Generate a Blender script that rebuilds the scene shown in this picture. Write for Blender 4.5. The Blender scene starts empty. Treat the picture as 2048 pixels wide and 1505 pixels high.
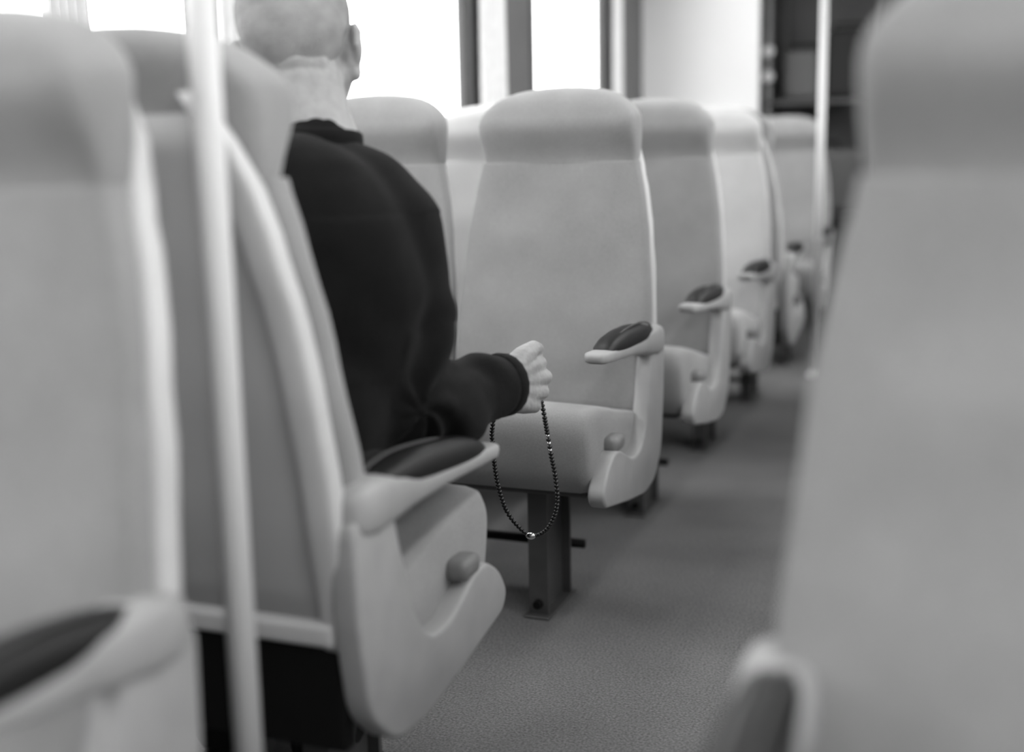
import bpy, bmesh, math, random
from mathutils import Vector, Matrix, Quaternion, noise
random.seed(7)
S = bpy.context.scene
COL = S.collection
PI = math.pi

# ------------------------------------------------------------------ camera, sky, lamps, exposure
def make_camera():
    y, p, r = math.radians(21.5), math.radians(10.4), math.radians(-1.2)
    fw = Vector((-math.sin(y) * math.cos(p), math.cos(y) * math.cos(p), -math.sin(p)))
    rt = Vector((math.cos(y), math.sin(y), 0)); up = rt.cross(fw)
    R = rt * math.cos(r) + up * math.sin(r); U = up * math.cos(r) - rt * math.sin(r)
    cam = bpy.data.cameras.new('camera'); o = bpy.data.objects.new('camera', cam); COL.objects.link(o)
    m = Matrix((R, U, -fw)).transposed().to_4x4(); m.translation = Vector((0, 0, 1.0))
    o.matrix_world = m
    cam.sensor_width = 36; cam.lens = 2430 / 2048 * 36
    cam.clip_start = 0.05
    cam.dof.use_dof = True; cam.dof.focus_distance = 2.22; cam.dof.aperture_fstop = 1.35
    S.camera = o
make_camera()

def make_world():
    w = bpy.data.worlds.new('overcast'); S.world = w; w.use_nodes = True
    n, l = w.node_tree.nodes, w.node_tree.links
    n.clear()
    out = n.new('ShaderNodeOutputWorld'); bg = n.new('ShaderNodeBackground')
    tc = n.new('ShaderNodeTexCoord'); sp = n.new('ShaderNodeSeparateXYZ')
    mr = n.new('ShaderNodeMapRange'); mr.inputs[1].default_value = -0.08; mr.inputs[2].default_value = 0.02
    mx = n.new('ShaderNodeMix'); mx.data_type = 'RGBA'
    mx.inputs[6].default_value = (.30, .30, .30, 1); mx.inputs[7].default_value = (1, 1, 1, 1)   # ground haze below, overcast above
    l.new(tc.outputs['Generated'], sp.inputs[0]); l.new(sp.outputs[2], mr.inputs[0])
    l.new(mr.outputs[0], mx.inputs[0]); l.new(mx.outputs[2], bg.inputs[0])
    bg.inputs[1].default_value = 8.0
    l.new(bg.outputs[0], out.inputs[0])
make_world()
S.view_settings.view_transform = 'Standard'; S.view_settings.look = 'None'
S.view_settings.gamma = 1; S.view_settings.use_curve_mapping = False
S.view_settings.exposure = 0.08
S.cycles.max_bounces = 8; S.cycles.diffuse_bounces = 5; S.cycles.transparent_max_bounces = 12

# carriage dimensions
XL, XR, YB, YE, ZC = -1.78, 0.93, -1.6, 6.5, 2.2
WIN_Z = (0.98, 2.02)
WINS = [(-1.46, -0.86), (-0.19, 0.80), (1.47, 2.53), (3.13, 4.12), (4.79, 5.79)]

def portal(x, y0, y1, sgn):
    L = bpy.data.lights.new('window_portal', 'AREA'); L.shape = 'RECTANGLE'
    L.size = WIN_Z[1] - WIN_Z[0]; L.size_y = y1 - y0; L.cycles.is_portal = True
    o = bpy.data.objects.new('window_portal', L); COL.objects.link(o)
    o.location = (x, (y0 + y1) / 2, sum(WIN_Z) / 2); o.rotation_euler = (0, sgn * PI / 2, 0)
for a, b in WINS:
    portal(XL - 0.06, a, b, -1); portal(XR + 0.06, a, b, 1)

LAMPS = [(x, y, lab % side) for x, side in ((-1.12, 'over the left seats'), (0.26, 'over the right seats')) for y, lab in
         ((-0.6, 'ceiling lamp %s behind the nearest seat pair'), (1.0, 'ceiling lamp %s above the back-to-back pair'),
          (2.6, 'ceiling lamp %s above the facing pair'), (4.2, 'ceiling lamp %s above the third row'), (5.7, 'ceiling lamp %s nearest the luggage bay'))]
LAMP_POWER = 8.0
for x, y, lab in LAMPS:
    L = bpy.data.lights.new('ceiling_tube', 'AREA'); L.shape = 'RECTANGLE'; L.size = 0.20; L.size_y = 1.1
    L.energy = LAMP_POWER
    o = bpy.data.objects.new('ceiling_tube', L); COL.objects.link(o); o.location = (x, y, ZC - 0.045)

# ------------------------------------------------------------------ materials
def mat(name, g, rough=0.6, vary=0.0, vscale=8, bump=0.0, bscale=300, spec=0.4, metal=0.0, sheen=0.0, fine=0.0, fscale=400):
    m = bpy.data.materials.new(name); m.use_nodes = True
    nt = m.node_tree; n, l = nt.nodes, nt.links
    b = n['Principled BSDF']
    b.inputs['Roughness'].default_value = rough
    b.inputs['Metallic'].default_value = metal
    b.inputs['Specular IOR Level'].default_value = spec
    b.inputs['Base Color'].default_value = (g, g, g, 1)
    if sheen:
        b.inputs['Sheen Weight'].default_value = sheen; b.inputs['Sheen Roughness'].default_value = 0.5
    tc = n.new('ShaderNodeTexCoord')
    if vary or fine:
        cur = None
        for amt, sc, det in ((vary, vscale, 3), (fine, fscale, 1)):
            if not amt: continue
            t = n.new('ShaderNodeTexNoise'); t.inputs['Scale'].default_value = sc; t.inputs['Detail'].default_value = det
            l.new(tc.outputs['Object'], t.inputs['Vector'])
            r = n.new('ShaderNodeMapRange')
            r.inputs[1].default_value = 0.25; r.inputs[2].default_value = 0.75
            r.inputs[3].default_value = 1 - amt; r.inputs[4].default_value = 1 + amt
            l.new(t.outputs['Fac'], r.inputs[0])
            if cur is None:
                cur = r.outputs[0]
            else:
                mu = n.new('ShaderNodeMath'); mu.operation = 'MULTIPLY'
                l.new(cur, mu.inputs[0]); l.new(r.outputs[0], mu.inputs[1]); cur = mu.outputs[0]
        mu = n.new('ShaderNodeMath'); mu.operation = 'MULTIPLY'; mu.inputs[1].default_value = g
        l.new(cur, mu.inputs[0])
        cc = n.new('ShaderNodeCombineColor')
        for i in range(3): l.new(mu.outputs[0], cc.inputs[i])
        l.new(cc.outputs[0], b.inputs['Base Color'])
    if bump:
        t = n.new('ShaderNodeTexNoise'); t.inputs['Scale'].default_value = bscale; t.inputs['Detail'].default_value = 3
        l.new(tc.outputs['Object'], t.inputs['Vector'])
        bp = n.new('ShaderNodeBump'); bp.inputs['Strength'].default_value = bump; bp.inputs['Distance'].default_value = 0.003
        l.new(t.outputs['Fac'], bp.inputs['Height']); l.new(bp.outputs[0], b.inputs['Normal'])
    return m

M = {
    'fabric': mat('seat_velour', .265, .9, vary=.10, vscale=9, bump=.25, bscale=500, spec=.15, sheen=.25, fine=.10, fscale=350),
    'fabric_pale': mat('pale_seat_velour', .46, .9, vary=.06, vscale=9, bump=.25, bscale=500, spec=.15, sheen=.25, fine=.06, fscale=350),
    'back': mat('seat_back_laminate', .40, .6, vary=.06, vscale=6),
    'shell': mat('light_grey_plastic', .56, .45, vary=.05, vscale=14, bump=.05, bscale=200),
    'panel': mat('moulded_side_plastic', .35, .5, vary=.08, vscale=16, bump=.08, bscale=160),
    'pad': mat('black_vinyl', .010, .45, bump=.1, bscale=240, spec=.35),
    'black': mat('black_metal', .006, .6, spec=.2),
    'steel': mat('painted_steel', .20, .45, vary=.15, vscale=18),
    'post': mat('dark_painted_post', .075, .45, vary=.15, vscale=18),
    'darksteel': mat('dark_steel', .07, .45, vary=.15, vscale=18),
    'chrome': mat('brushed_pole', .72, .38, spec=.5, metal=.0),
    'carpet': mat('speckled_carpet', .165, .95, vary=.10, vscale=5, bump=.6, bscale=340, spec=.1, fine=.38, fscale=210),
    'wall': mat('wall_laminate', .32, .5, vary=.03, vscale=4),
    'ceil': mat('ceiling_laminate', .28, .6),
    'panelend': mat('end_panel_laminate', .80, .5, vary=.02, vscale=3),
    'frame': mat('window_rubber', .08, .5),
    'pillar': mat('dark_pillar_laminate', .12, .6, vary=.06, vscale=9),
    'curtain': mat('curtain_cloth', .78, .9, vary=.06, vscale=30, spec=.1),
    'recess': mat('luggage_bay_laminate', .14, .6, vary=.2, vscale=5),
    'bag': mat('black_nylon', .012, .7, bump=.3, bscale=120),
    'bag_grey': mat('grey_nylon', .10, .7, bump=.3, bscale=120),
    'skin': mat('skin', .33, .5, vary=.12, vscale=45, bump=.6, bscale=110, spec=.35),
    'hair': mat('cropped_grey_hair', .31, .75, vary=.18, vscale=40, bump=.9, bscale=500, spec=.2),
    'sweater': mat('dark_wool', .010, .95, vary=.2, vscale=18, bump=.6, bscale=380, spec=.06, sheen=.04),
    'trousers': mat('dark_trouser_cloth', .020, .9, bump=.3, bscale=300, spec=.1),
    'shoe': mat('black_leather', .012, .4),
    'bead': mat('dark_wooden_bead', .008, .35, spec=.5),
    'silver': mat('silver_bead', .75, .22, metal=1.0),
    'lamp': mat('lamp_diffuser', .8, .5),
    'eye': mat('eye', .5, .2),
}
def glass_mat():
    m = bpy.data.materials.new('window_glass'); m.use_nodes = True
    n, l = m.node_tree.nodes, m.node_tree.links; n.clear()
    out = n.new('ShaderNodeOutputMaterial'); t = n.new('ShaderNodeBsdfTransparent'); g = n.new('ShaderNodeBsdfGlossy')
    g.inputs['Roughness'].default_value = 0.02
    t.inputs[0].default_value = (.93, .93, .93, 1)
    mx = n.new('ShaderNodeMixShader'); fr = n.new('ShaderNodeFresnel'); fr.inputs[0].default_value = 1.45
    ge = n.new('ShaderNodeNewGeometry'); iv = n.new('ShaderNodeMath'); iv.operation = 'SUBTRACT'; iv.inputs[0].default_value = 1
    mu = n.new('ShaderNodeMath'); mu.operation = 'MULTIPLY'
    l.new(ge.outputs['Backfacing'], iv.inputs[1]); l.new(iv.outputs[0], mu.inputs[0]); l.new(fr.outputs[0], mu.inputs[1])
    l.new(mu.outputs[0], mx.inputs[0]); l.new(t.outputs[0], mx.inputs[1]); l.new(g.outputs[0], mx.inputs[2])
    l.new(mx.outputs[0], out.inputs[0])
    return m
M['glass'] = glass_mat()

# ------------------------------------------------------------------ helpers
def link(name, me, m=None, parent=None, smooth=True):
    o = bpy.data.objects.new(name, me); COL.objects.link(o)
    if m: me.materials.append(m)
    if parent: o.parent = parent
    if smooth:
        for p in me.polygons: p.use_smooth = True
    return o

def from_bm(name, bm, m, parent=None, smooth=False):
    me = bpy.data.meshes.new(name); bmesh.ops.recalc_face_normals(bm, faces=bm.faces); bm.to_mesh(me); bm.free()
    return link(name, me, m, parent, smooth)

def add_box(bm, lo, hi):
    r = bmesh.ops.create_cube(bm, size=1)
    lo, hi = Vector(lo), Vector(hi)
    for v in r['verts']:
        v.co = Vector(((lo[i] + hi[i]) / 2 + v.co[i] * (hi[i] - lo[i]) for i in range(3)))
    return r['verts']

def box(name, lo, hi, m, parent=None, bevel=0.0, seg=3):
    bm = bmesh.new(); add_box(bm, lo, hi)
    if bevel:
        bmesh.ops.bevel(bm, geom=list(bm.edges), offset=bevel, segments=seg, profile=0.5, affect='EDGES')
    return from_bm(name, bm, m, parent, smooth=False)

def shade_auto(o, ang=40):
    me = o.data
    for p in me.polygons: p.use_smooth = True
    me.set_sharp_from_angle(angle=math.radians(ang))

def rings_bm(rings, caps=True, close=False):
    bm = bmesh.new(); R = [[bm.verts.new(p) for p in ring] for ring in rings]
    n = len(R[0])
    seq = list(zip(R[:-1], R[1:])) + ([(R[-1], R[0])] if close else [])
    for a, b in seq:
        for i in range(n):
            bm.faces.new((a[i], a[(i + 1) % n], b[(i + 1) % n], b[i]))
    if caps and not close:
        bm.faces.new(R[0][::-1]); bm.faces.new(R[-1])
    return bm

def tube_bm(pts, rad, seg=12, caps=True):
    pts = [Vector(p) for p in pts]
    rings = []; up = None
    for i, p in enumerate(pts):
        t = (pts[min(i + 1, len(pts) - 1)] - pts[max(i - 1, 0)]).normalized()
        if up is None:
            up = Vector((0, 0, 1)) if abs(t.z) < .9 else Vector((1, 0, 0))
        a = t.cross(up).normalized(); b = a.cross(t).normalized(); up = b
        r = rad[i] if isinstance(rad, (list, tuple)) else rad
        rings.append([p + (a * math.cos(2 * PI * k / seg) + b * math.sin(2 * PI * k / seg)) * r for k in range(seg)])
    return rings_bm(rings, caps)

def interp(tab, z):
    if z <= tab[0][0]: return tab[0][1]
    for (a, u), (b, v) in zip(tab, tab[1:]):
        if z <= b:
            t = (z - a) / (b - a); t = t * t * (3 - 2 * t) * .5 + t * .5
            return u + (v - u) * t
    return tab[-1][1]

def prism(name, outline, x0, x1, m, parent, bevel=.012, seg=3):
    """outline of (y, z) points extruded from x0 to x1 with rounded edges"""
    bm = bmesh.new()
    a = [bm.verts.new((x0, y, z)) for y, z in outline]; b = [bm.verts.new((x1, y, z)) for y, z in outline]
    n = len(a)
    f1 = bm.faces.new(a); f2 = bm.faces.new(b[::-1])
    for i in range(n): bm.faces.new((a[i], b[i], b[(i + 1) % n], a[(i + 1) % n]))
    bmesh.ops.recalc_face_normals(bm, faces=bm.faces)
    ed = [e for e in bm.edges if e in f1.edges[:] or e in f2.edges[:]]
    bmesh.ops.bevel(bm, geom=ed, offset=bevel, segments=seg, profile=0.5, affect='EDGES')
    o = from_bm(name, bm, m, parent); shade_auto(o, 50)
    return o

def smooth_outline(pts, n=4):
    """closed Catmull-Rom through the points"""
    out = []; N = len(pts)
    for i in range(N):
        p0, p1, p2, p3 = (Vector(pts[(i + k - 1) % N]).to_2d() for k in range(4))
        for k in range(n):
            t = k / n
            out.append(tuple(.5 * ((2 * p1) + (-p0 + p2) * t + (2 * p0 - 5 * p1 + 4 * p2 - p3) * t * t + (-p0 + 3 * p1 - 3 * p2 + p3) * t ** 3)))
    return out

def round_corners(pts, r=.02, n=4):
    out = []; N = len(pts)
    for i in range(N):
        p, a, b = Vector(pts[i]), Vector(pts[i - 1]), Vector(pts[(i + 1) % N])
        d = min(r, (a - p).length * .45, (b - p).length * .45)
        q0, q1 = p + (a - p).normalized() * d, p + (b - p).normalized() * d
        for k in range(n + 1):
            t = k / n
            out.append(tuple(q0 * (1 - t) ** 2 + p * 2 * t * (1 - t) + q1 * t * t))
    return out

def empty(name, loc, rz=0.0):
    o = bpy.data.objects.new(name, None); COL.objects.link(o); o.location = loc; o.rotation_euler.z = rz
    o.empty_display_size = .05
    return o

def tag(o, label=None, cat=None, group=None, kind=None):
    if label: o['label'] = label
    if cat: o['category'] = cat
    if group: o['group'] = group
    if kind: o['kind'] = kind
    return o

def copy_tree(o, parent=None):
    c = o.copy(); COL.objects.link(c)
    if parent is not None:
        c.parent = parent; c.matrix_parent_inverse = o.matrix_parent_inverse.copy()
    for ch in list(o.children): copy_tree(ch, c)
    return c

# ------------------------------------------------------------------ the carriage
tag(box('floor', (XL - .1, YB, -.06), (XR + .1, YE + .9, 0), M['carpet']), kind='structure')
tag(box('ceiling', (XL - .1, YB, ZC), (XR + .1, YE + .9, ZC + .06), M['ceil']), kind='structure')

def side_wall(name, x0, x1):
    bm = bmesh.new()
    add_box(bm, (x0, YB, 0), (x1, YE + .9, WIN_Z[0])); add_box(bm, (x0, YB, WIN_Z[1]), (x1, YE + .9, ZC))
    ys = [YB] + [v for w in WINS for v in w] + [YE + .9]
    for a, b in zip(ys[::2], ys[1::2]): add_box(bm, (x0, a, WIN_Z[0]), (x1, b, WIN_Z[1]))
    return tag(from_bm(name, bm, M['wall']), kind='structure')
side_wall('wall_left', XL - .03, XL); side_wall('wall_right', XR, XR + .03)
tag(box('wall_rear', (XL - .1, YB - .06, 0), (XR + .1, YB, ZC), M['wall']), kind='structure')

def window(k, x, y0, y1, sgn):
    root = tag(empty('window_%d' % k, (x, (y0 + y1) / 2, sum(WIN_Z) / 2)), kind='structure')
    hy, hz, t = (y1 - y0) / 2, (WIN_Z[1] - WIN_Z[0]) / 2, .035
    bm = bmesh.new()
    for lo, hi in (((-.012, -hy - .01, -hz - .01), (.012, -hy + t, hz + .01)), ((-.012, hy - t, -hz - .01), (.012, hy + .01, hz + .01)),
                   ((-.012, -hy + t, -hz - .01), (.012, hy - t, -hz + t)), ((-.012, -hy + t, hz - t), (.012, hy - t, hz + .01))):
        add_box(bm, lo, hi)
    from_bm('window_frame', bm, M['frame'], root)
    box('window_pane', (-sgn * .015 - .003, -hy, -hz), (-sgn * .015 + .003, hy, hz), M['glass'], root)
for i, (a, b) in enumerate(WINS):
    window(i + 1, XL, a, b, 1)
for i, (a, b) in enumerate(WINS):
    window(i + 6, XR, a, b, -1)

# dark pillar panels between the windows on the left wall
for i, (y0, y1) in enumerate(((2.78, 3.09), (4.44, 4.75), (6.02, 6.46))):
    tag(box('trim_%d' % (i + 1), (XL, y0, WIN_Z[0] - .02), (XL + .018, y1, ZC), M['pillar'], bevel=.004, seg=1), kind='structure')

def curtain(y0, y1, x, label, flare=.02, folds=5, z0=.93, z1=2.06):
    """gathered cloth hanging from a short rail"""
    n = folds * 8; nz = 10; rings = []
    for j in range(nz + 1):
        f = j / nz; z = z1 + (z0 - z1) * f
        fr = []; bk = []
        for i in range(n + 1):
            t = i / n; w = (y1 - y0) + flare * f * 2
            yy = (y0 + y1) / 2 + (t - .5) * w
            xx = x + .013 * math.sin(t * folds * 2 * PI + .7 * math.sin(3 * t)) * (.7 + .5 * f)
            fr.append(Vector((xx + .0015, yy, z))); bk.append(Vector((xx - .0015, yy, z)))
        rings.append(fr + bk[::-1])
    o = empty('curtain', (x, (y0 + y1) / 2, z0)); tag(o, label, 'curtain', 'gathered window curtains')
    cl = from_bm('cloth', rings_bm(rings), M['curtain'], o, True)
    cl.matrix_parent_inverse = Matrix.Translation(-o.location)
    r = from_bm('rail', tube_bm([(x, y0 - .02, z1 + .005), (x, y1 + .02, z1 + .005)], .008), M['darksteel'], o, True)
    r.matrix_parent_inverse = Matrix.Translation(-o.location)
    bm = bmesh.new()
    add_box(bm, (XL, (y0 + y1) / 2 - .015, z1 - .012), (x, (y0 + y1) / 2 + .015, z1 + .02))
    r = from_bm('bracket', bm, M['darksteel'], o); r.matrix_parent_inverse = Matrix.Translation(-o.location)
curtain(1.97, 2.07, XL + .045, 'pale gathered curtain behind the two seat tops at upper left')
curtain(2.55, 2.70, XL + .045, 'pale curtain beside the passenger\'s head, next to the near grab pole')
curtain(4.17, 4.40, XL + .045, 'pale pleated curtain between the two bright windows')
curtain(5.84, 5.98, XL + .045, 'narrow pale curtain beside the dark pillar and end panel', folds=3)

# end wall: pale panel on the left, luggage bay, dark end wall further on
XP = -1.15
tag(box('wall_front', (XL, YE, 0), (XP, YE + .05, ZC), M['panelend'], bevel=.01), kind='structure')
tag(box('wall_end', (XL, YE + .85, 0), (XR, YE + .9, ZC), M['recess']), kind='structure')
tag(box('wall_vestibule', (-.02, YE, 0), (XR, YE + .05, ZC), M['pillar'], bevel=.01), kind='structure')
# ledge along the end panel
tag(box('trim_4', (XL, YE - .09, 1.10), (XP - .06, YE, 1.16), M['panelend'], bevel=.008), kind='structure')

# ------------------------------------------------------------------ seats
FRONT = [(.40, -.125), (.50, -.10), (.61, -.08), (.75, -.05), (.90, -.022), (.98, -.015), (1.2, -.015)]
REAR = [(.40, -.03), (.60, .0), (.76, .022), (.925, .052), (1.04, .082), (1.15, .11)]
HALF = [(.40, .238), (.62, .238), (.80, .223), (.90, .208), (.96, .194), (1.0, .187), (1.15, .187)]
EDGE = [(.40, .238), (.60, .236), (.72, .230), (.82, .220), (.90, .207), (.963, .192), (1.02, .174), (1.06, .154), (1.08, .138)]

def section(z, hw, yf, yr, bolster, n=36, p=3.6):
    pts = []
    yc, d = (yf + yr) / 2, (yr - yf) / 2
    for k in range(n):
        t = 2 * PI * k / n
        c, s = math.cos(t), math.sin(t)
        x = hw * math.copysign(abs(c) ** (2 / p), c)
        y = yc + d * math.copysign(abs(s) ** (2 / p), s)
        if s < 0:
            q = abs(x) / hw
            y += bolster * (1 - q * q) * min(1, -s * 1.5) - bolster * .35
        pts.append(Vector((x, y, z)))
    return pts

def backrest_mesh(parent, m):
    rings = []
    zs = [.42, .425, .44] + [.47 + i * (.960 - .47) / 14 for i in range(15)] + [.972, .976, .978]
    for i, z in enumerate(zs):
        k = {0: .90, 1: .95, 2: .985}.get(i, {len(zs) - 1: .94, len(zs) - 2: .98, len(zs) - 3: 1.0}.get(i, 1))
        hw = interp(HALF, z); yf = interp(FRONT, z); yr = interp(REAR, z) - .012
        yc = (yf + yr) / 2
        rings.append(section(z, hw * (.97 + .03 * k), yc + (yf - yc) * k, yc + (yr - yc) * k, .022))
    return from_bm('backrest', rings_bm(rings), m, parent, True)

def headrest_mesh(parent, m):
    rings = []
    Z0, Z1 = .975, 1.150
    N = 16
    for i in range(N + 1):
        t = i / N
        z = Z0 + (Z1 - Z0) * (1 - math.cos(PI * t)) / 2
        e = max(0.0, (z - 1.060) / (Z1 - 1.060))
        cap = max(0, 1 - e ** 2.3) ** (1 / 2.3)          # broad rounded top corners
        e2 = max(0.0, (z - 1.105) / (Z1 - 1.105)); capd = math.sqrt(max(0, 1 - e2 ** 2.4))
        low = min(1, .985 + .015 * (z - Z0) / .008) if z < Z0 + .008 else 1
        hw = (.186 + .006 * math.sin(PI * min(1, (z - Z0) / .15))) * (.50 + .50 * cap) * low
        q = min(1, max(0, (z - Z0) / .095)); q = q * q * (3 - 2 * q)
        f = -.008 - .042 * q + .020 * max(0, z - 1.06) / .09
        r = interp(REAR, z) - .008
        yc = r - .045
        yf = yc + (f - yc) * (.15 + .85 * capd)
        yr = yc + (r - yc) * (.15 + .85 * capd)
        rings.append(section(z, hw, yf, yr, .010, p=4.6))
    # drop the shoulders of the top so that it arches gently
    for ring in rings:
        for v in ring:
            if v.z > 1.07: v.z -= .012 * (abs(v.x) / .12) ** 2 * (v.z - 1.07) / .078
    return from_bm('headrest', rings_bm(rings), m, parent, True)

def frame_strip(sg, parent, inset=0.0):
    """light plastic edge of the seat back, wrapping from the side to the rear"""
    rings = []
    zs = [.40 + i * (1.072 - .40) / 26 for i in range(27)]
    for i, z in enumerate(zs):
        t = min(1, (1.080 - z) / .10)
        hw = interp(EDGE, z) - inset
        yr = interp(REAR, z) + .016
        dy, dx = .037 * (.35 + .65 * t), .046 * (.5 + .5 * t)
        pts = []
        for k in range(14):
            a = 2 * PI * k / 14
            c, s = math.cos(a), math.sin(a)
            pts.append(Vector((sg * (hw - dx / 2 + dx / 2 * math.copysign(abs(c) ** .55, c)), yr - dy / 2 + dy / 2 * math.copysign(abs(s) ** .55, s), z)))
        rings.append(pts)
    return from_bm('back_edge', rings_bm(rings), M['shell'], parent, True)

def back_panel(parent):
    rings = []
    for i in range(15):
        z = .43 + i * (1.05 - .43) / 14
        hw = interp(EDGE, z) - .018; yr = interp(REAR, z)
        rings.append([Vector((x, y, z)) for x, y in ((-hw, yr - .016), (hw, yr - .016), (hw, yr - .002), (hw * .8, yr + .003), (-hw * .8, yr + .003), (-hw, yr - .002))])
    return from_bm('back_panel', rings_bm(rings), M['back'], parent, True)

def cushion_mesh(parent, m, hw=.228):
    """seat cushion, slightly crowned top and rounded front"""
    bm = bmesh.new()
    nx, ny = 14, 16
    prof = []                                   # closed (y, z) profile
    prof = [(-.03, .405), (-.12, .422), (-.25, .452), (-.36, .479), (-.43, .490), (-.468, .487), (-.487, .466), (-.492, .43), (-.478, .36), (-.456, .325), (-.43, .312), (-.3, .31), (-.12, .31), (-.03, .32)]
    prof = smooth_outline(prof, 3)
    rings = []
    for i in range(nx + 1):
        t = -1 + 2 * i / nx
        t = math.copysign(1 - (1 - abs(t)) ** 1.6, t)
        e = max(0, (abs(t) - .86) / .14)
        k = 1 - .16 * (1 - math.sqrt(max(0, 1 - e * e)))
        ring = []
        for (y, z) in prof:
            yc, zc = -.25, .40
            crown = .006 * (1 - t * t) if z > .45 else 0
            ring.append(Vector((t * hw, yc + (y - yc) * (1 - (1 - k) * .38), zc + (z - zc) * k + crown)))
        rings.append(ring)
    return from_bm('seat_cushion', rings_bm(rings), m, parent, True)

J_OUT = [(.004, .575), (.0, .44), (-.022, .312), (-.085, .252), (-.165, .243), (-.30, .262), (-.465, .292), (-.482, .320),
         (-.455, .362), (-.405, .392), (-.365, .392), (-.265, .348), (-.195, .352), (-.150, .41), (-.098, .575)]

def arm_bm(sg):
    """moulded arm: round hinge boss at the rear, tapering to the front"""
    rings = []
    tab = [(-.006, .012, .014, .572), (-.012, .025, .027, .573), (-.03, .031, .034, .574), (-.06, .033, .037, .576), (-.10, .031, .033, .578), (-.16, .029, .025, .582),
           (-.26, .028, .018, .588), (-.38, .027, .014, .593), (-.45, .026, .013, .597), (-.468, .020, .010, .598), (-.472, .010, .004, .598)]
    for y, hx, hz, z in tab:
        ring = []
        for k in range(18):
            a = 2 * PI * k / 18; c, s = math.cos(a), math.sin(a)
            ring.append(Vector((sg * .232 + hx * math.copysign(abs(c) ** .6, c), y, z + hz * math.copysign(abs(s) ** .6, s))))
        rings.append(ring)
    return rings_bm(rings)

def pad_bm(sg):
    rings = []
    n = 14
    for i in range(n + 1):
        t = i / n
        y = -.075 - t * (.355)
        prof = max(.03, math.sin(PI * min(1, .06 + .94 * t)) ** .45) if t < .5 else max(.03, (1 - ((t - .5) / .5) ** 2.6) ** .6 * .98)
        h = .036 * prof; hx = .029 * (.55 + .45 * prof)
        zb = .588 + .010 * t + .004
        ring = []
        for k in range(16):
            a = 2 * PI * k / 16; c, s = math.cos(a), math.sin(a)
            ring.append(Vector((sg * .232 + hx * math.copysign(abs(c) ** .7, c), y, zb + (h * abs(s) ** .75 if s > 0 else -.006 * -s))))
        rings.append(ring)
    return rings_bm(rings)

def pedestal(parent, x=.07):
    bm = bmesh.new()
    add_box(bm, (x - .022, -.355, .005), (x + .022, -.345, .30))     # front flange
    add_box(bm, (x - .022, -.205, .005), (x + .022, -.195, .30))     # rear flange
    add_box(bm, (x - .004, -.345, .005), (x + .004, -.205, .30))     # web
    p = from_bm('pedestal', bm, M['post'], parent)
    box('foot_plate', (x - .030, -.375, 0), (x + .030, -.180, .006), M['darksteel'], p, bevel=.002, seg=1)
    bm = bmesh.new()
    bmesh.ops.create_cone(bm, cap_ends=True, segments=10, radius1=.011, radius2=.009, depth=.012, matrix=Matrix.Translation((x, -.363, .030)) @ Matrix.Rotation(PI / 2, 4, 'X'))
    from_bm('bolt', bm, M['black'], p)
    return p

def make_aisle_seat(sg, m):
    r = empty('train_seat', (0, 0, 0))
    backrest_mesh(r, m); headrest_mesh(r, m)
    frame_strip(sg, r); frame_strip(-sg, r, .016); back_panel(r)
    box('lower_rail', (-.215, -.035, .405), (.215, -.004, .435), M['shell'], r, bevel=.008)
    cushion_mesh(r, m, .224)
    box('base_frame', (-.20, -.425, .298), (.20, -.04, .322), M['darksteel'], r, bevel=.005, seg=1)
    box('rear_cover', (-.22, -.045, .262), (.22, -.018, .405), M['black'], r, bevel=.006, seg=2)
    x0, x1 = (.218, .255) if sg > 0 else (-.255, -.218)
    prism('side_panel', round_corners(J_OUT, .028), x0, x1, M['panel'], r, bevel=.007)
    b = bmesh.new(); xx = sg * .236
    add_box(b, (xx - .020, -.380, .385), (xx + .018, -.318, .418)); bmesh.ops.bevel(b, geom=list(b.edges), offset=.012, segments=3, profile=.5, affect='EDGES')
    from_bm('recline_lever', b, M['steel'], r, True)
    a = from_bm('armrest', arm_bm(sg), M['panel'], r, True)
    from_bm('arm_pad', pad_bm(sg), M['pad'], a, True)
    from_bm('pad_seam', tube_bm([(sg * .232 + (.010 if i % 2 == 9 else .012) , -.082 - .335 * t, .594 + .0385 * (1 - abs(2 * t - .92) ** 2.6) ** .5 if abs(2 * t - .92) < 1 else .596) for i, t in enumerate([k / 16 * .96 for k in range(17)])], .0022, 6), M['darksteel'], a, True)
    pedestal(r, sg * .065)
    bar = from_bm('foot_bar', tube_bm([(-.21, -.135, .10), (.10 * 1 if sg > 0 else .21, -.135, .10)] if sg > 0 else [(-.10, -.135, .10), (.21, -.135, .10)], .011), M['black'], r, True)
    bm = bmesh.new()
    e = sg * .06
    add_box(bm, (e - .004, -.20, .092), (e + .004, -.125, .108))
    from_bm('bar_bracket', bm, M['black'], bar)
    return r

def make_window_seat(sg, m):
    """sg: side the aisle lies on"""
    r = empty('train_seat', (0, 0, 0))
    backrest_mesh(r, m); headrest_mesh(r, m)
    frame_strip(1, r, .016); frame_strip(-1, r, .016); back_panel(r)
    box('lower_rail', (-.215, -.035, .405), (.215, -.004, .435), M['shell'], r, bevel=.008)
    cushion_mesh(r, m, .224)
    box('base_frame', (-.20, -.425, .298), (.20, -.04, .322), M['darksteel'], r, bevel=.005, seg=1)
    box('rear_cover', (-.22, -.045, .262), (.22, -.018, .405), M['black'], r, bevel=.006, seg=2)
    lo, hi = (-.345, -.19) if sg > 0 else (.19, .345)
    box('wall_bracket', (lo, -.30, .27), (hi, -.20, .30), M['black'], r, bevel=.004, seg=1)
    return r

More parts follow.
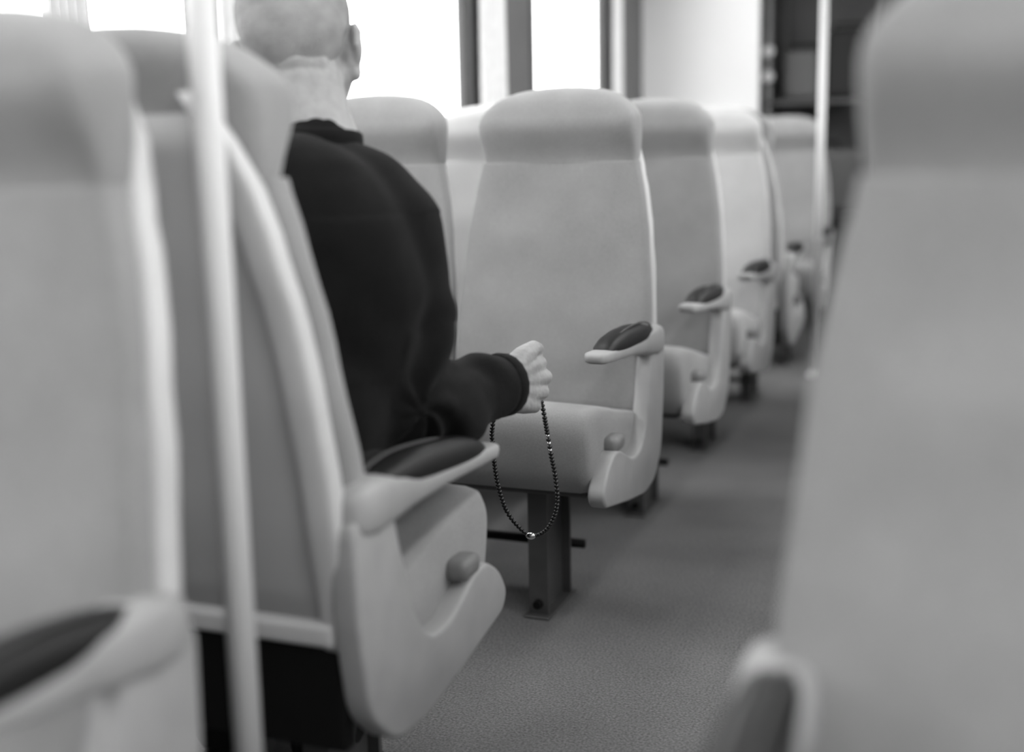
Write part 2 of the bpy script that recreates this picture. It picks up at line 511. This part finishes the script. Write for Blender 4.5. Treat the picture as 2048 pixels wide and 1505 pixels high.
AX, WX = -.945, -1.435
RX, RWX = .095, .585
GROUP_A = 'aisle seats down the left side'; GROUP_W = 'window seats down the left side'
protos = {}
def seat(kind, sg, x, y, away, label, group, pale=False):
    key = (kind, sg, pale)
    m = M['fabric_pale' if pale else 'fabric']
    if key not in protos:
        protos[key] = (make_aisle_seat if kind == 'aisle' else make_window_seat)(sg, m); r = protos[key]
    else:
        r = copy_tree(protos[key])
    r.location = (x, y, 0); r.rotation_euler.z = PI if away else 0
    tag(r, label, 'seat', group)
    return r

YA, YBK, YC, PITCH = .905, 1.217, 2.72, .79
seat('aisle', 1, AX + .006, YA, False, 'large blurred grey seat with black arm pad, back to back with the passenger\'s seat', GROUP_A)
seat('window', 1, WX, YA, False, 'grey window-side seat next to the large blurred seat with black arm pad', GROUP_W)
own = seat('aisle', -1, AX + .006, YBK, True, 'grey seat the passenger sits in, seen from behind, broad pale edge strip', GROUP_A)
seat('window', -1, WX, YBK, True, 'empty grey window-side seat next to the seated passenger', GROUP_W)
seat('aisle', 1, AX, YC, False, 'empty grey aisle seat facing the passenger, behind the hanging beads', GROUP_A)
seat('window', 1, WX, YC, False, 'grey window seat whose top shows above the passenger\'s shoulder', GROUP_W)
seat('aisle', 1, AX, YC + PITCH, False, 'grey aisle seat directly behind the empty seat that faces the passenger', GROUP_A)
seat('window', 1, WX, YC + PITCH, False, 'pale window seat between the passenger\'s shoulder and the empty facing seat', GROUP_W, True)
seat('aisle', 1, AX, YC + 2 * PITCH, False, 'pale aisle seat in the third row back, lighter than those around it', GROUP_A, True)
seat('window', 1, WX, YC + 2 * PITCH, False, 'window seat beside the pale aisle seat of the third row', GROUP_W)
seat('aisle', -1, AX, YC + 2 * PITCH + .285, True, 'aisle seat turned away, back to back with the pale third-row seat', GROUP_A)
seat('window', -1, WX, YC + 2 * PITCH + .285, True, 'window seat turned away, back to back with the third-row window seat', GROUP_W)
seat('aisle', 1, AX, 6.02, False, 'farthest blurred grey aisle seat by the distant grab pole', GROUP_A)
seat('window', 1, WX, 6.02, False, 'farthest window seat in front of the pale end panel', GROUP_W)
for c in own.children:                       # the passenger's arm rest is folded a little lower at its tip
    if c.name.startswith('armrest'):
        c.matrix_local = Matrix.Translation((0, -.06, .576)) @ Matrix.Rotation(math.radians(6.5), 4, 'X') @ Matrix.Translation((0, .06, -.576))
# right of the aisle
seat('aisle', -1, RX, .97, False, 'very large blurred grey seat right of the aisle, black arm pad low down', 'seats right of the aisle')

for lab, y, aw in (('near seat', .97, False), ('turned seat', 1.255, True), ('second turned seat', 2.26, True), ('third turned seat', 3.05, True), ('fourth turned seat', 3.84, True), ('fifth turned seat', 4.63, True)):  # turned seats: unseen, added and spaced to band the aisle floor with shadow
    sg = 1 if aw else -1
    if y > 1: seat('aisle', sg, RX, y, aw, 'added unseen aisle-side %s across the aisle, hidden by the very large blurred seat' % lab, 'seats right of the aisle')
    seat('window', sg, RWX, y, aw, 'added unseen window-side %s across the aisle beyond the very large blurred seat' % lab, 'seats right of the aisle')

# ------------------------------------------------------------------ grab poles
def grab_pole(x, y, r, label):
    o = empty('grab_pole', (x, y, 0)); tag(o, label, 'pole', 'floor to ceiling grab poles')
    from_bm('tube', tube_bm([(0, 0, .012), (0, 0, ZC - .012)], r, 20), M['chrome'], o, True)
    for nm, z in (('floor_flange', 0), ('ceiling_flange', ZC - .016)):
        bm = bmesh.new(); bmesh.ops.create_cone(bm, cap_ends=True, segments=20, radius1=r * 2.2, radius2=r * (1.9), depth=.016, matrix=Matrix.Translation((0, 0, z + .008)))
        from_bm(nm, bm, M['chrome'], o)
grab_pole(-.725, 1.035, .0155, 'pale grab pole rising between the two back-to-back seats')
grab_pole(-.690, 5.42, .017, 'distant pale grab pole beside the farthest seats')

# ------------------------------------------------------------------ ceiling lamp fixtures
for x, y, lab in LAMPS:
    o = empty('ceiling_lamp', (x, y, ZC)); tag(o, lab, 'lamp', 'ceiling lamps over the seats')
    box('housing', (-.13, -.60, -.035), (.13, .60, 0), M['lamp'], o, bevel=.008)

# ------------------------------------------------------------------ the passenger
def ball(bm, c, r, rot=None, seg=20):
    """r: radius or (rx, ry, rz)"""
    rr = Vector((r, r, r)) if not hasattr(r, '__len__') else Vector(r)
    mt = Matrix.Translation(Vector(c)) @ (rot.to_matrix().to_4x4() if rot else Matrix.Identity(4)) @ Matrix.Diagonal((rr.x, rr.y, rr.z, 1))
    bmesh.ops.create_uvsphere(bm, u_segments=seg, v_segments=seg // 2 + 2, radius=1, matrix=mt)

def limb(bm, pts, rads, seg=16):
    """chain of tapered rounded segments"""
    for (a, ra), (b, rb) in zip(zip(pts, rads), zip(pts[1:], rads[1:])):
        a, b = Vector(a), Vector(b)
        t = (b - a); L = t.length; t.normalize()
        up = Vector((0, 0, 1)) if abs(t.z) < .9 else Vector((1, 0, 0))
        u = t.cross(up).normalized(); v = u.cross(t)
        rings = []
        for k in range(5):
            an = -PI / 2 + PI / 2 * k / 4
            rings.append((a + t * (math.sin(an) * ra), max(1e-4, math.cos(an) * ra)))
        for k in range(5):
            an = PI / 2 * k / 4
            rings.append((b + t * (math.sin(an) * rb), max(1e-4, math.cos(an) * rb)))
        R = [[bm.verts.new(c + (u * math.cos(2 * PI * i / seg) + v * math.sin(2 * PI * i / seg)) * r) for i in range(seg)] for c, r in rings]
        for p, q in zip(R[:-1], R[1:]):
            for i in range(seg): bm.faces.new((p[i], p[(i + 1) % seg], q[(i + 1) % seg], q[i]))
        bm.faces.new(R[0][::-1]); bm.faces.new(R[-1])

def fuse(name, bm, voxel, smooth, m, parent, post=None):
    """melt overlapping closed shapes into one continuous skin"""
    bmesh.ops.recalc_face_normals(bm, faces=bm.faces)
    me = bpy.data.meshes.new(name + '_raw'); bm.to_mesh(me); bm.free()
    o = bpy.data.objects.new(name, me); COL.objects.link(o)
    md = o.modifiers.new('r', 'REMESH'); md.mode = 'VOXEL'; md.voxel_size = voxel; md.adaptivity = 0
    if smooth:
        sm = o.modifiers.new('s', 'SMOOTH'); sm.factor = .5; sm.iterations = smooth
    dg = bpy.context.evaluated_depsgraph_get(); dg.update()
    new = bpy.data.meshes.new_from_object(o.evaluated_get(dg))
    o.modifiers.clear(); o.data = new; new.name = name
    bpy.data.meshes.remove(me)
    if post:
        for v in new.vertices: v.co = post(v.co.copy())
    new.materials.clear(); new.materials.append(m)
    for p in new.polygons: p.use_smooth = True
    o.parent = parent; o.matrix_parent_inverse = Matrix.Translation(-parent.location)
    return o

P = empty('person', (-.95, 1.52, .50))
tag(P, 'elderly person with cropped grey hair in a dark pullover, seated facing away, holding beads', 'person')

HC = Vector((-.982, 1.640, 1.176))            # middle of the skull
HQ = Quaternion((0, 0, 1), math.radians(24)) @ Quaternion((0, 1, 0), math.radians(-7)) @ Quaternion((1, 0, 0), math.radians(-16))
def H(x, y, z): return HC + HQ @ Vector((x, y, z))   # head frame: y forward (face), z up

ELB = Vector((-.800, 1.55, .645)); WRI = Vector((-.730, 1.822, .626))
SHO = Vector((-.790, 1.570, .900))
LSHO = Vector((-1.10, 1.60, .92)); LELB = Vector((-1.16, 1.62, .64)); LWRI = Vector((-1.02, 1.85, .63))

def hand_chains(W, d, side, back, up):
    """d: forward along the hand, back: outward normal of the back of the hand, up: towards the thumb"""
    ch = []
    palm = []
    lens = [(.046, .027, .022), (.049, .030, .024), (.045, .028, .022), (.036, .022, .020)]
    offs = [.030, .006, -.019, -.042]
    fw = [.086, .096, .088, .074]
    for i in range(4):
        k = W + d * fw[i] + up * offs[i] + back * (.010 if i in (1, 2) else .004)
        palm.append(([W + up * offs[i] * .55, W + d * .045 + up * offs[i] * .85 + back * .004, k], [.025, .0185, .0135]))
        a, b, c = lens[i]
        j1 = k + (d * .38 - back * .92).normalized() * a
        j2 = j1 + (-d * .85 - back * .50).normalized() * b
        j3 = j2 + (-d * .75 + back * .65).normalized() * c
        ch.append(([k, j1, j2, j3], [.0132, .0118, .0106, .0088]))
    return palm, ch

hd = (WRI - ELB).normalized(); hd = Vector((hd.x * 1.0, hd.y, -.09)).normalized()
hup = (Vector((0, 0, 1)) - hd * hd.z).normalized(); hback = hd.cross(hup).normalized()
palmR, fingR = hand_chains(WRI + hd * .006, hd, 1, hback, hup)
ld = (LWRI - LELB).normalized(); lup = Vector((0, 0, 1)); lup = (lup - ld * ld.dot(lup)).normalized(); lback = -(ld.cross(lup)).normalized()
palmL, fingL = hand_chains(LWRI, ld, -1, lback, lup)

def body():
    bm = bmesh.new()
    # skull, jaw, face
    ball(bm, H(0, -.005, .025), (.083, .100, .095), HQ)
    ball(bm, H(0, -.045, -.005), (.074, .061, .075), HQ)
    ball(bm, H(0, .035, -.045), (.060, .062, .070), HQ)
    ball(bm, H(0, .062, -.098), (.034, .030, .026), HQ)
    limb(bm, [H(-.056, .0, -.062), H(-.030, .06, -.100)], [.024, .018]); limb(bm, [H(.056, .0, -.062), H(.030, .06, -.100)], [.024, .018])
    limb(bm, [H(-.045, .078, .020), H(0, .092, .024), H(.045, .078, .020)], [.012, .013, .012])     # brow
    limb(bm, [H(0, .092, .012), H(0, .112, -.022)], [.009, .013]); ball(bm, H(.012, .100, -.026), .009); ball(bm, H(-.012, .100, -.026), .009)
    limb(bm, [H(-.040, .070, -.020), H(-.030, .076, -.030)], [.018, .016]); limb(bm, [H(.040, .070, -.020), H(.030, .076, -.030)], [.018, .016])
    limb(bm, [H(-.020, .086, -.058), H(0, .093, -.056), H(.020, .086, -.058)], [.007, .008, .007])
    limb(bm, [H(-.018, .085, -.069), H(0, .092, -.070), H(.018, .085, -.069)], [.007, .009, .007])
    for s in (-1, 1):                                                                              # ears
        e = lambda x, y, z: H(s * x, y, z - .030)
        ball(bm, e(.076, -.004, -.010), (.016, .022, .034), HQ, 14)
        ball(bm, e(.086, -.011, .002), (.010, .024, .033), HQ @ Quaternion((0, 0, 1), s * .35), 16)
        limb(bm, [e(.090, -.030, -.006), e(.094, -.030, .014), e(.090, -.014, .030)], [.006, .0065, .006], 10)
        ball(bm, e(.080, -.002, -.034), (.010, .013, .015), HQ, 12)
    # neck with two soft folds at the nape
    nb = Vector((-.925, 1.585, 1.005))
    limb(bm, [H(0, -.020, -.045), nb], [.058, .062])
    limb(bm, [H(0, .015, -.075), nb + Vector((0, .03, -.01))], [.052, .058])
    limb(bm, [H(-.030, -.064, -.058), H(.004, -.074, -.062), H(.036, -.060, -.066)], [.013, .015, .013])
    limb(bm, [H(-.035, -.058, -.080), H(.005, -.068, -.086), H(.044, -.050, -.090)], [.013, .015, .013])
    # trunk
    limb(bm, [nb, (-.945, 1.52, .88), (-.945, 1.43, .70), (-.945, 1.42, .56)], [.056, .085, .10, .11], 20)
    limb(bm, [SHO + Vector((-.02, 0, 0)), (-.94, 1.56, .91), LSHO + Vector((.02, 0, 0))], [.044, .055, .044])
    limb(bm, [SHO, ELB, WRI], [.050, .040, .030]); limb(bm, [LSHO, LELB, LWRI], [.050, .040, .026])
    for palm, fing in ((palmR, fingR), (palmL, fingL)):
        for p, r in palm: limb(bm, p, r, 12)
        for p, r in fing: limb(bm, p, r, 12)
    # thumbs
    W, d, b, u = WRI + hd * .006, hd, hback, hup
    limb(bm, [W + u * .018, W + d * .034 + u * .044 + b * .004, W + d * .068 + u * .056 + b * .003, W + d * .092 + u * .054 - b * .004, W + d * .096 + u * .045 - b * .006], [.022, .018, .0140, .0105, .0085], 12)
    W, d, b, u = LWRI, ld, lback, lup
    limb(bm, [W + u * .016, W + d * .030 + u * .036, W + d * .058 + u * .048 - b * .005, W + d * .078 + u * .044 - b * .016], [.017, .0145, .0115, .0090], 12)
    # hips and legs under the cloth
    for s, k in ((1, (-.885, 1.86, .53)), (-1, (-1.06, 1.88, .53))):
        hip = Vector((-.945 + s * .085, 1.44, .56)); k = Vector(k); an = Vector((k.x - .04, 1.52, .09))
        limb(bm, [hip, k, an, an + Vector((0, .075, -.045))], [.074, .050, .034, .022])
    return fuse('body', bm, .0036, 3, M['skin'], P)
body()
for s in (-1, 1):
    bm = bmesh.new(); ball(bm, H(s * .031, .078, .004), .0115, None, 14)
    o = from_bm('eye', bm, M['eye'], P, True); o.matrix_parent_inverse = Matrix.Translation(-P.location)

def hair():
    bm = bmesh.new()
    ball(bm, H(0, -.010, .030), (.086, .099, .094), HQ, 28)
    ball(bm, H(0, -.047, -.007), (.077, .063, .072), HQ, 28)
    inv = HQ.inverted()
    o = fuse('hair', bm, .005, 2, M['hair'], P)
    # keep the cap behind the hairline, open at the face and round the ears
    me = o.data; b2 = bmesh.new(); b2.from_mesh(me)
    kill = []
    for f in b2.faces:
        q = inv @ (f.calc_center_median() - HC)
        if q.z < -.075 + .02 * abs(q.x) / .08 or (q.y > .045 - .6 * max(0, .05 - q.z) and q.z < .11) or (q.z < .01 and abs(q.x) > .066 and q.y > -.02):
            kill.append(f)
    bmesh.ops.delete(b2, geom=kill, context='FACES'); b2.to_mesh(me); b2.free()
hair()

def sweater():
    bm = bmesh.new()
    nb = Vector((-.923, 1.578, 1.012))
    # trunk and rounded upper back
    ball(bm, (-.945, 1.455, .66), (.185, .135, .19)); ball(bm, (-.945, 1.485, .82), (.190, .128, .16))
    ball(bm, (-.935, 1.535, .90), (.165, .105, .115))
    limb(bm, [SHO, (-.838, 1.572, .950), (-.905, 1.575, .966), (-1.0, 1.59, .960), LSHO], [.066, .064, .068, .064, .062])
    # collar stand
    limb(bm, [nb + Vector((0, 0, -.05)), nb + Vector((-.002, .002, .008))], [.072, .058])
    ball(bm, (-.925, 1.50, .80), (.20, .135, .235), None, 28)
    limb(bm, [(-1.02, 1.555, .965), (-.93, 1.55, .985)], [.062, .066])
    # sleeves
    mid = (SHO + ELB) / 2 + Vector((.016, .014, 0))
    limb(bm, [SHO, mid, ELB + Vector((.010, .010, .02))], [.066, .068, .072])
    limb(bm, [ELB, ELB.lerp(WRI, .45) + Vector((0, 0, -.010)), ELB.lerp(WRI, .92)], [.082, .071, .052])
    limb(bm, [LSHO, LELB], [.064, .060]); limb(bm, [LELB, LWRI.lerp(LELB, .06)], [.062, .046])
    AXF = (WRI - ELB).normalized()
    def post(co):
        n = noise.noise(co * 9) * .005 + noise.noise(co * 22) * .002
        d = (co - Vector((-.945, 1.47, co.z))).normalized()
        # slack folds fanning out from the bend of the elbow
        q = co - ELB; t = q.dot(AXF)
        if co.x > -.90 and -.06 < t < .27 and co.z < .76:
            ang = math.atan2(q.z, t + .02)
            f = math.sin(ang * 7.0 + t * 26 + 2.2 * noise.noise(co * 12))
            w = min(1, (t + .06) / .06) * min(1, max(0, (.25 - t) / .06))
            c = ELB + AXF * t
            d2 = (co - c).normalized()
            return co + d * n * .5 + d2 * f * .0095 * w
        if co.x > -.86 and .70 < co.z < .92:
            n += .004 * math.sin((co.z * 30 + co.y * 26) + 3 * noise.noise(co * 8)) * min(1, (co.x + .86) / .05)
        return co + d * n
    return fuse('pullover', bm, .0055, 40, M['sweater'], P, post)
sw = sweater()

def ring_band(name, c, ax, r, h, t, m, parent, seg=40, sx=1.0):
    """ribbed band of cloth round a wrist or neck"""
    ax = ax.normalized(); u = ax.cross(Vector((0, 0, 1)))
    if u.length < .3: u = Vector((1, 0, 0))
    u = (u - ax * u.dot(ax)).normalized(); v = ax.cross(u)
    rings = []
    for k in range(seg):
        a = 2 * PI * k / seg; rr = r + (.0008 if k % 2 else 0)
        dr = u * math.cos(a) * sx + v * math.sin(a)
        rings.append([c + dr * (rr + t / 2 * math.cos(b)) + ax * (h / 2 * math.copysign(abs(math.sin(b)) ** .5, math.sin(b))) for b in [2 * PI * i / 10 for i in range(10)]])
    o = from_bm(name, rings_bm(rings, close=True), m, parent, True); o.matrix_parent_inverse = Matrix.Translation(-P.location)
    return o
ring_band('cuff', ELB.lerp(WRI, .95), WRI - ELB, .0485, .026, .008, M['sweater'], P)
ring_band('cuff', LWRI.lerp(LELB, .06), LWRI - LELB, .044, .03, .008, M['sweater'], P)
ring_band('collar', Vector((-.923, 1.580, 1.022)), Vector((-.05, .10, 1)), .064, .024, .010, M['sweater'], P)

def trousers():
    bm = bmesh.new()
    ball(bm, (-.945, 1.44, .575), (.185, .125, .085))
    for s, k in ((1, (-.885, 1.86, .53)), (-1, (-1.06, 1.88, .53))):
        hip = Vector((-.945 + s * .085, 1.46, .572)); k = Vector(k); an = Vector((k.x - .04, 1.525, .11))
        limb(bm, [hip, k], [.088, .066]); limb(bm, [k, an], [.066, .056])
    return fuse('trousers', bm, .008, 3, M['trousers'], P)
trousers()
for kx in (-.935, -1.09):
    bm = bmesh.new()
    ball(bm, (kx, 1.53, .055), (.046, .075, .060)); limb(bm, [(kx, 1.49, .05), (kx, 1.63, .038)], [.044, .036])
    add_box(bm, (kx - .042, 1.43, .0), (kx + .042, 1.66, .03))
    fuse('shoe', bm, .006, 2, M['shoe'], P)

# ------------------------------------------------------------------ prayer beads hanging from the hand
def beads():
    top = WRI + hd * .070
    loop = LOOP
    # resample by arc length
    pts = [Vector(p) for p in loop]; dense = []
    for i in range(len(pts) - 1):
        p0, p1, p2, p3 = pts[max(i - 1, 0)], pts[i], pts[i + 1], pts[min(i + 2, len(pts) - 1)]
        for k in range(20):
            t = k / 20
            dense.append(.5 * ((2 * p1) + (-p0 + p2) * t + (2 * p0 - 5 * p1 + 4 * p2 - p3) * t * t + (-p0 + 3 * p1 - 3 * p2 + p3) * t ** 3))
    dense.append(pts[-1])
    root = empty('prayer_beads', tuple(dense[len(dense) // 2])); inv = Matrix.Translation(-root.location)
    tag(root, 'loop of dark prayer beads with a few silver beads hanging from the passenger\'s hand', 'prayer beads')
    c = from_bm('cord', tube_bm(dense[::4], .0012, 6), M['black'], root, True); c.matrix_parent_inverse = inv
    bm = bmesh.new(); bmesh.ops.create_uvsphere(bm, u_segments=10, v_segments=7, radius=1); me = bpy.data.meshes.new('bead'); bm.to_mesh(me); bm.free()
    for p in me.polygons: p.use_smooth = True
    me.materials.append(M['bead'])
    ms = me.copy(); ms.materials.clear(); ms.materials.append(M['silver'])
    acc = 0; last = dense[0]; n = 0; total = sum((b - a).length for a, b in zip(dense, dense[1:])); run = 0
    for q in dense[1:]:
        run += (q - last).length; acc += (q - last).length; last = q
        if acc >= .0056:
            acc = 0; n += 1; f = run / total
            silver = any(abs(f - s) < w for s, w in SILVER) and n % 2 == 0
            o = bpy.data.objects.new('silver_bead' if silver else 'bead', ms if silver else me); COL.objects.link(o)
            o.parent = root; o.location = q - root.location
            r = .0046 if not silver else .0036
            o.scale = (r, r, r * .8)
            if silver: o['label'] = 'silver bead'
    bm = bmesh.new(); ball(bm, (0, 0, 0), (.0095, .005, .0065), None, 14)
    o = from_bm('medallion', bm, M['silver'], root, True); o['label'] = 'silver connecting medal'
    o.location = Vector(MEDAL) - root.location
LOOP = [(-0.7150, 1.918, 0.606), (-0.7101, 1.937, 0.578), (-0.7043, 1.94, 0.5428), (-0.702, 1.95, 0.505), (-0.6969, 1.95, 0.4738), (-0.6909, 1.95, 0.4426), (-0.6869, 1.95, 0.3975), (-0.6939, 1.95, 0.3648), (-0.7113, 1.95, 0.3373), (-0.7381, 1.95, 0.3263), (-0.7636, 1.95, 0.3425), (-0.7851, 1.95, 0.3704), (-0.7986, 1.95, 0.411), (-0.8053, 1.95, 0.4521), (-0.8073, 1.95, 0.4887), (-0.8087, 1.95, 0.5115), (-0.7960, 1.942, 0.5560), (-0.7640, 1.925, 0.5880), (-0.7270, 1.905, 0.6060)]
SILVER = [(.17, .03), (.84, .02)]
MEDAL = (-0.7362, 1.943, 0.3281)
beads()

# ------------------------------------------------------------------ luggage bay at the end of the carriage
def luggage_rack():
    o = empty('luggage_rack', (-.85, YE + .45, 0)); tag(o, 'dark luggage rack with posts at the far end by the pale panel', 'luggage rack')
    for x in (-.28, .28):
        for y in (-.28, .28):
            from_bm('post', tube_bm([(x, y, 0), (x, y, 2.1)], .015), M['steel'], o, True)
    for z in (.62, 1.22):
        box('shelf', (-.30, -.30, z), (.30, .30, z + .025), M['darksteel'], o, bevel=.004, seg=1)
    return o
rack = luggage_rack()
for z in (1.37, 1.50):
    bm = bmesh.new(); bmesh.ops.create_cone(bm, cap_ends=True, segments=20, radius1=.032, radius2=.030, depth=.012, matrix=Matrix.Translation((-.28, -.300, z)) @ Matrix.Rotation(PI / 2, 4, 'X'))
    t_ = from_bm('round_plate', bm, M['shell'], rack); t_['label'] = 'pale round plate on the rack post'
def bag(x, z, w, h, m, label, tilt=0):
    o = empty('travel_bag', (x, YE + .42, z), 0); tag(o, label, 'bag', 'bags on the luggage rack')
    box('bag_body', (-w / 2, -.18, 0), (w / 2, .2, h), m, o, bevel=.04)
    from_bm('handle', tube_bm([(-.08, -.02, h - .01), (-.07, -.02, h + .035), (.07, -.02, h + .035), (.08, -.02, h - .01)], .009), M['bag'], o, True)
bag(-.745, 1.245, .20, .36, M['bag'], 'tall black bag on the top shelf of the luggage rack beside the pole')
bag(-.975, 1.245, .19, .26, M['bag_grey'], 'grey bag on the top shelf of the luggage rack next to the pale panel')
bag(-.86, .645, .50, .34, M['bag_grey'], 'wide dark grey bag on the lower shelf of the luggage rack')
